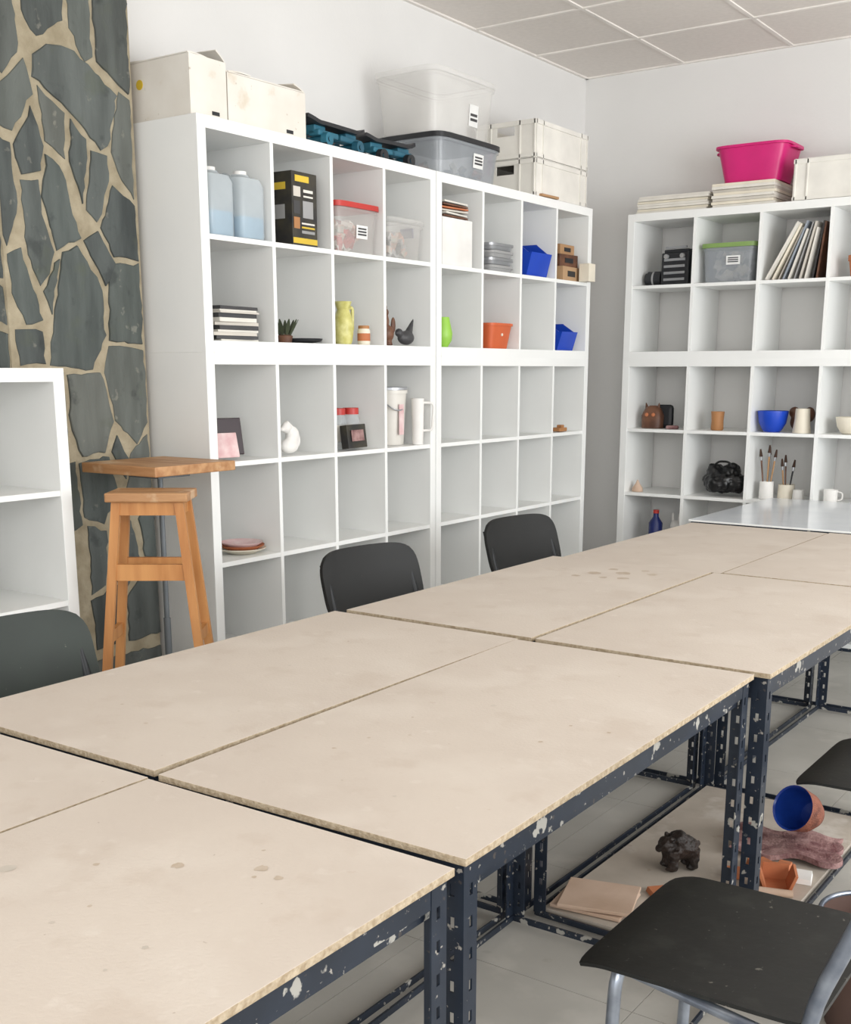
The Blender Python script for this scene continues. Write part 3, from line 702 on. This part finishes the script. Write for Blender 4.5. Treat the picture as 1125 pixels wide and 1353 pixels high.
# ---- BU contents
root=thing('cassette_radio','black and silver tabletop radio on a shelf','radio',at('BU',0,0,.66,.14),-.15)
bm=nb(); box(bm,(0,0,.085),(.17,.14,.17),bev=.006); box(bm,(0,-.02,.178),(.15,.08,.018),bev=.004); part(root,'radio_body',bm,'dark')
bm=nb()
for i in range(4): box(bm,(.0,-.073,.03+i*.034),(.13,.008,.014),bev=.002)
box(bm,(0,-.06,.196),(.13,.01,.012)); part(root,'metal_trim',bm,'silver')
for s in(-1,1):
    bm=nb(); cyl(bm,(s*.05,-.07,.15),(s*.05,-.086,.15),.012); part(root,'knob',bm,'greyp')
root=thing('camera_case','small black lens case lying on a shelf','case',at('BU',0,0,.22,.14),0)
bm=nb(); cyl(bm,(-.04,0,.041),(.04,0,.041),.04,seg=20); cyl(bm,(-.055,0,.041),(-.04,0,.041),.032,seg=20); part(root,'case_body',bm,'dark',smooth=True)
bm=nb(); cyl(bm,(-.01,0,.041),(.0,0,.041),.0405,seg=20); part(root,'ring',bm,'greyp',smooth=True)
storage(at('BU',1,0,.5,.15),0,.285,.24,.175,'clear2','greenlid','clear plastic box with green lid on a shelf',contents=(['cream','greyp','paper2'],46,.12),lab=(.03,.11,.075,.045),taper=.93,lidh=.022)
for i in range(10):
    h=R.uniform(.25,.315); w=R.choice([.007,.009,.011]); tl=.50-.044*i
    lc=at('BU',2,0,.06+.085*i,.15+R.uniform(-.02,.02)); lc.z+=w*math.sin(tl)+.001
    bm=nb(); b2(bm,(0,-.11,0),(w,.11,h/math.cos(tl*.5)*.96),0)
    solo('art_board',bm,[['paper','cream','paper2','greybl','paper','greyp','paper2','paper','greyblack','brown'][i]],'thin pale magazine or board leaning on its neighbours','book',lc,0,'boards leaning in the cubby',rot=(0,tl,0))
pot(at('BU',3,0,.36,.10),0,.062,.105,'terra','terracotta pot on a shelf')
# ---- BL contents
root=thing('owl_figurine','brown ceramic owl-like house ornament on a shelf','figurine',at('BL',0,0,.30,.12),0)
bm=nb(); loft(bm,[(0,0,0,.06,.04,3),(0,0,.07,.062,.042,3),(0,0,.11,.045,.03,2.5),(0,0,.125,.02,.02,2)],24); cyl(bm,(-.035,0,.10),(-.045,0,.14),.014,.002,seg=10); cyl(bm,(.03,0,.10),(.036,0,.14),.014,.002,seg=10); part(root,'figurine_body',bm,'brown',smooth=True)
bm=nb(); box(bm,(.06,.03,.065),(.1,.03,.13),bev=.02); part(root,'back_panel',bm,'dark')
for s in(-1,1):
    bm=nb(); ball(bm,(s*.02,-.042,.075),.011); part(root,'eye',bm,'terra',smooth=True)
bm=nb(); box(bm,(0,0,.01),(.07,.03,.02),bev=.008); solo('pink_clay_bar',bm,'lumpy','small pink clay bar on a shelf','clay',at('BL',0,0,.73,.06),.2)
bm=nb(); lathe(bm,[(.03,0),(.034,.006),(.032,.05),(.036,.10),(.033,.10),(.028,.05),(.028,.006),(0,.006)],24); solo('ceramic_tumbler',bm,'ochre','brown glazed ceramic tumbler on a shelf','cup',at('BL',1,0,.40,.10),0,smooth=True)
def bowl(loc,r,h,mats,label,rot=(0,0,0),cat='bowl'):
    root=thing('ceramic_bowl',label,cat,loc,rot=rot)
    bm=nb(); lathe(bm,[(r*.5,0),(r*.62,h*.08),(r*.88,h*.42),(r,h*.95),(r*1.0,h)],32); part(root,'outer_glaze',bm,mats[0],smooth=True)
    bm=nb(); lathe(bm,[(r,h),(r*.93,h*.96),(r*.8,h*.45),(r*.5,h*.14),(0,h*.1)],32,cap0=False); part(root,'inner_glaze',bm,mats[1],smooth=True)
bowl(at('BL',2,0,.25,.10),.080,.11,('blue','cobalt'),'cobalt blue ceramic bowl on a shelf')
root=thing('clay_ornament','brown and cream clay ornament beside a blue bowl','ornament',at('BL',2,0,.58,.20),0)
bm=nb(); ball(bm,(0,0,.05),(.05,.04,.05)); ball(bm,(.05,0,.09),(.03,.03,.04)); ball(bm,(-.03,0,.10),(.03,.02,.03)); cyl(bm,(0,0,.001),(0,0,.05),.03)
o=part(root,'ornament_body',bm,'brown'); remesh(o,.005,2)
bm=nb(); lathe(bm,[(.048,0),(.04,.06),(.036,.125),(.033,.125),(.038,.06),(.04,.006),(0,.006)],24); solo('ceramic_beaker',bm,'cream','cream tapered ceramic beaker on a shelf','cup',at('BL',2,0,.74,.07),0,smooth=True)
bowl(at('BL',3,0,.38,.12),.075,.085,('cream','cream'),'small cream patterned bowl on a shelf')
bm=nb(); lathe(bm,[(.032,0),(.03,.02),(.012,.045),(.004,.065)],16,cap1=True); solo('clay_cone',bm,'clay','small orange clay cone on a shelf','clay',at('BL',0,1,.14,.07),0,smooth=True)
root=thing('black_bag','crumpled shiny black bag on a shelf','bag',at('BL',1,1,.52,.14,.008),0)
bm=nb(); ball(bm,(0,0,.07),(.12,.09,.065)); ball(bm,(-.05,0,.12),(.05,.05,.045)); ball(bm,(.04,0,.13),(.05,.05,.04)); ball(bm,(.09,-.02,.06),(.05,.05,.05)); ball(bm,(-.02,-.05,.055),(.07,.05,.05))
o=part(root,'bag_body',bm,'bag'); remesh(o,.006,2)
dt=bpy.data.textures.new('crumple','CLOUDS'); dt.noise_scale=.035
d_=o.modifiers.new('d','DISPLACE'); d_.texture=dt; d_.strength=.03; d_.mid_level=.5
bm=nb()
tube(bm,fillet([(-.06,-.02,.14),(-.03,-.03,.18),(.04,-.03,.18),(.06,-.02,.13)],.03),.006); part(root,'handle',bm,'bag',smooth=True)
for i,(fx,dy,r,h,m) in enumerate(((.22,.10,.038,.095,'plaster'),(.50,.14,.045,.08,'cream'),(.74,.09,.03,.06,'plaster'))):
    bm=nb(); lathe(bm,[(r*.9,0),(r,.006),(r*.95,h),(r*.88,h),(r*.9,.008),(0,.008)],24); solo('brush_pot',bm,m,'white ceramic pot holding paint brushes','pot',at('BL',2,1,fx,dy),0,'white brush pots',smooth=True)
for i in range(7):
    fx,dy=((.22,.10),(.50,.14))[i>3]
    an=i*1.7
    root=thing('paint_brush','paint brush standing in a white pot','brush',at('BL',2,1,fx+.03*math.cos(an),dy+.012*math.sin(an),.012),0,'brushes in pots',rot=(-.10*math.sin(an),.13*math.cos(an),0))
    L=R.uniform(.18,.23) if i<4 else R.uniform(.13,.17)
    bm=nb(); cyl(bm,(0,0,0),(0,0,L),.003,.005,seg=8); part(root,'handle',bm,['wood','dark','brown'][i%3])
    bm=nb(); cyl(bm,(0,0,L),(0,0,L+.02),.006,.007,seg=10); part(root,'ferrule',bm,'silver')
    bm=nb(); cyl(bm,(0,0,L+.02),(0,0,L+.06),.009,.004,seg=10); part(root,'bristles',bm,'bristle')
root=thing('mug','white patterned mug on a shelf','mug',at('BL',3,1,.18,.1),0)
bm=nb(); lathe(bm,[(.034,0),(.036,.07),(.033,.07),(.031,.006),(0,.006)],24); part(root,'mug_body',bm,'plaster',smooth=True)
bm=nb(); tube(bm,fillet([(.035,0,.06),(.06,0,.055),(.06,0,.02),(.035,0,.015)],.015),.004); part(root,'handle',bm,'plaster',smooth=True)
root=thing('glass_bottle','dark blue bottle with red stopper on a shelf','bottle',at('BL',0,2,.46,.10),0)
bm=nb(); lathe(bm,[(.036,0),(.039,.01),(.039,.18),(.016,.215),(.015,.235),(.018,.235)],24,cap1=True); part(root,'bottle_body',bm,'navy',smooth=True)
bm=nb(); lathe(bm,[(.017,.236),(.017,.255)],16,cap1=True); part(root,'stopper',bm,'red',smooth=True)
bm=nb(); ball(bm,(0,0,.075),(.045,.035,.074)); ball(bm,(0,0,.165),.034); ball(bm,(.02,0,.21),(.010,.006,.035)); ball(bm,(-.02,0,.21),(.010,.006,.035))
o=solo('rabbit_figurine',bm,'plaster','white ceramic rabbit on a shelf','figurine',at('BL',0,2,.80,.12,.002),0); remesh(o,.005,1)
# ---------------------------------------------------------------- low shelf things
zb=.033
for i in range(2):
    bm=nb(); box(bm,(0,0,.006),(.195,.175,.010),bev=.002); solo('clay_tile',bm,'clay','square pale clay tile in a stack on the low shelf','tile',(-1.275+.012*i,2.605,zb+i*.0125),.12+.16*i,'stacked clay tiles')
root=thing('bear_figurine','dark brown rough ceramic bear on the low shelf','figurine',(-1.175,2.94,zb),math.radians(48)); root.scale=(.88,.95,.95)
bm=nb(); ball(bm,(.005,0,.068),(.054,.036,.040)); ball(bm,(-.01,0,.088),(.034,.032,.034)); ball(bm,(-.052,0,.082),(.027,.026,.026)); ball(bm,(-.076,0,.070),(.014,.013,.012))
for x_,y_ in((-.036,-.02),(-.036,.02),(.035,-.02),(.035,.02)):
    cyl(bm,(x_,y_,.003),(x_,y_,.07),.015,.022); ball(bm,(x_-.006,y_,.010),(.019,.014,.008))
ball(bm,(-.045,-.02,.106),.008);ball(bm,(-.045,.02,.106),.008);ball(bm,(.058,0,.075),.009)
o=part(root,'bear_body',bm,'bear'); remesh(o,.004,1)
dt2=bpy.data.textures.new('rough','CLOUDS'); dt2.noise_scale=.018
d_=o.modifiers.new('d','DISPLACE'); d_.texture=dt2; d_.strength=.010; d_.mid_level=.5
bm=nb()
slab(bm,lambda u,v:(.15*u+.01*math.sin(7*v),.10*v+.012*math.sin(6*u),.015+.006*math.sin(5*u+3*v)*math.cos(4*v)),20,16,.016)
solo('lumpy_plate',bm,'lumpy','lumpy mauve ceramic slab on the low shelf','ceramic slab',(-.965,3.24,zb+.004),.25,smooth=True)
bowl((-.915,3.32,zb+.097),.068,.11,('brick','cobalt'),'ceramic bowl, blue inside and brick-textured outside, tipped over',rot=(math.radians(66),0,math.radians(-22)))
def shard(loc,rz,pts,h,m,label,name='clay_shard',rot=None):
    bm=nb(); a=[bm.verts.new((x_,y_,0)) for x_,y_ in pts]; b=[bm.verts.new((x_*.9,y_*.9,h)) for x_,y_ in pts]
    bm.faces.new(a[::-1]);bm.faces.new(b)
    for i in range(len(pts)):
        j=(i+1)%len(pts); bm.faces.new((a[i],a[j],b[j],b[i]))
    solo(name,bm,m,label,'clay',loc,0,'clay pieces on the low shelf',rot=rot or (0,0,rz))
pen=[(-.06,-.05),(.03,-.06),(.07,0),(.02,.05),(-.05,.04)]
shard((-1.06,2.80,zb),.2,pen,.012,'terra','flat orange clay piece on the low shelf')
shard((-1.15,2.75,zb),.9,[(-.035,-.025),(.035,-.03),(.03,.025),(-.03,.03)],.014,'terra','small orange clay block on the low shelf')
shard((-.862,3.075,zb),.3,[(-.03,-.04),(.02,-.045),(.025,.03),(-.03,.035)],.014,'plaster','pale broken plaster piece on the low shelf')
shard((-.875,2.85,zb),.4,[(-.035,-.03),(.04,-.02),(.025,.03)],.012,'plaster','pale broken plaster chip on the low shelf')
shard((-.97,2.86,zb),1.4,[(-.02,-.02),(.025,-.015),(.02,.02),(-.015,.02)],.010,'clay','pale clay chip on the low shelf')
shard((-.985,3.07,zb),1.0,[(-.04,-.03),(.04,-.035),(.035,.03),(-.02,.04)],.02,'terra','broken orange clay slab on the low shelf')
shard((-.93,2.80,zb),.6,[(-.025,-.02),(.03,-.015),(.02,.025),(-.02,.02)],.014,'terra','small broken orange clay chip on the low shelf')
shard((-1.03,2.98,zb),2.1,[(-.03,-.02),(.03,-.03),(.035,.02),(-.02,.03)],.016,'terra','broken orange clay wedge on the low shelf')
shard((-.92,3.08,zb),.1,[(-.02,-.025),(.018,-.02),(.02,.02),(-.018,.022)],.030,'terra','chunky orange clay block on the low shelf')
shard((-.885,2.77,zb),.1,[(-.012,-.012),(.015,-.01),(.01,.014)],.006,'plaster','tiny pale plaster chip on the low shelf')
shard((-1.0,2.74,zb),.7,[(-.015,-.012),(.015,-.014),(.012,.014)],.007,'clay','tiny pale clay chip on the low shelf')
root=thing('clay_house','orange clay box-shaped vessel, broken open','clay vessel',(-.905,2.965,zb+.001),.4)
bm=nb(); box(bm,(-.040,0,.036),(.008,.085,.06),rot=(0,-.35,0)); box(bm,(.040,0,.032),(.008,.085,.055),rot=(0,.35,0)); box(bm,(0,.040,.032),(.07,.008,.055)); box(bm,(0,0,.006),(.08,.085,.01)); part(root,'vessel_body',bm,'terra')
bm=nb(); cyl(bm,(-.060,-.058,.014),(.04,-.060,.014),.013,.010,seg=12); part(root,'clay_roll',bm,'clay',smooth=True)
# pail
root=thing('metal_pail','brown pail with a thick grey metal rim on the floor','pail',(-.53,2.47,0),0)
bm=nb(); lathe(bm,[(.09,0),(.115,.26),(.112,.26),(.087,.01),(0,.01)],32); part(root,'pail_body',bm,'pailm',smooth=True)
bm=nb(); tube(bm,[(math.cos(i*math.pi/20)*.116,math.sin(i*math.pi/20)*.116,.262) for i in range(41)],.006); part(root,'rim',bm,'chrome',smooth=True)
# ---------------------------------------------------------------- light
w=bpy.data.worlds.new('world'); S.world=w; w.use_nodes=True
bg=w.node_tree.nodes['Background']; bg.inputs['Color'].default_value=(.99,.99,.985,1); bg.inputs['Strength'].default_value=1.42
def area(n,loc,target,sx,sy,e,c):
    l=bpy.data.lights.new(n,'AREA'); l.shape='RECTANGLE'; l.size=sx;l.size_y=sy;l.energy=e;l.color=c
    o=bpy.data.objects.new(n,l); COL.objects.link(o); o.location=loc
    o.rotation_euler=(Vector(target)-Vector(loc)).to_track_quat('-Z','Y').to_euler()
area('window_light',(2.4,3.2,1.7),(-2.3,5.9,1.5),3.2,1.9,150,(.97,.99,1))
area('window_light_rear',(.8,-1.4,2.0),(-1.6,3.5,.9),2.6,1.6,62,(1,.99,.97))
try: S.view_settings.view_transform='Standard'
except Exception: pass
# ---------------------------------------------------------------- camera
cd=bpy.data.cameras.new('camera'); cam=bpy.data.objects.new('camera',cd); COL.objects.link(cam); S.camera=cam
F=1520.0; yaw=math.radians(35.17); pit=math.atan(343/F)
cd.sensor_width=36; cd.lens=F*36/1353; cd.shift_y=156/1353; cd.clip_start=.02
cam.location=(0,0,H); cam.rotation_euler=(math.pi/2-pit,0,yaw)
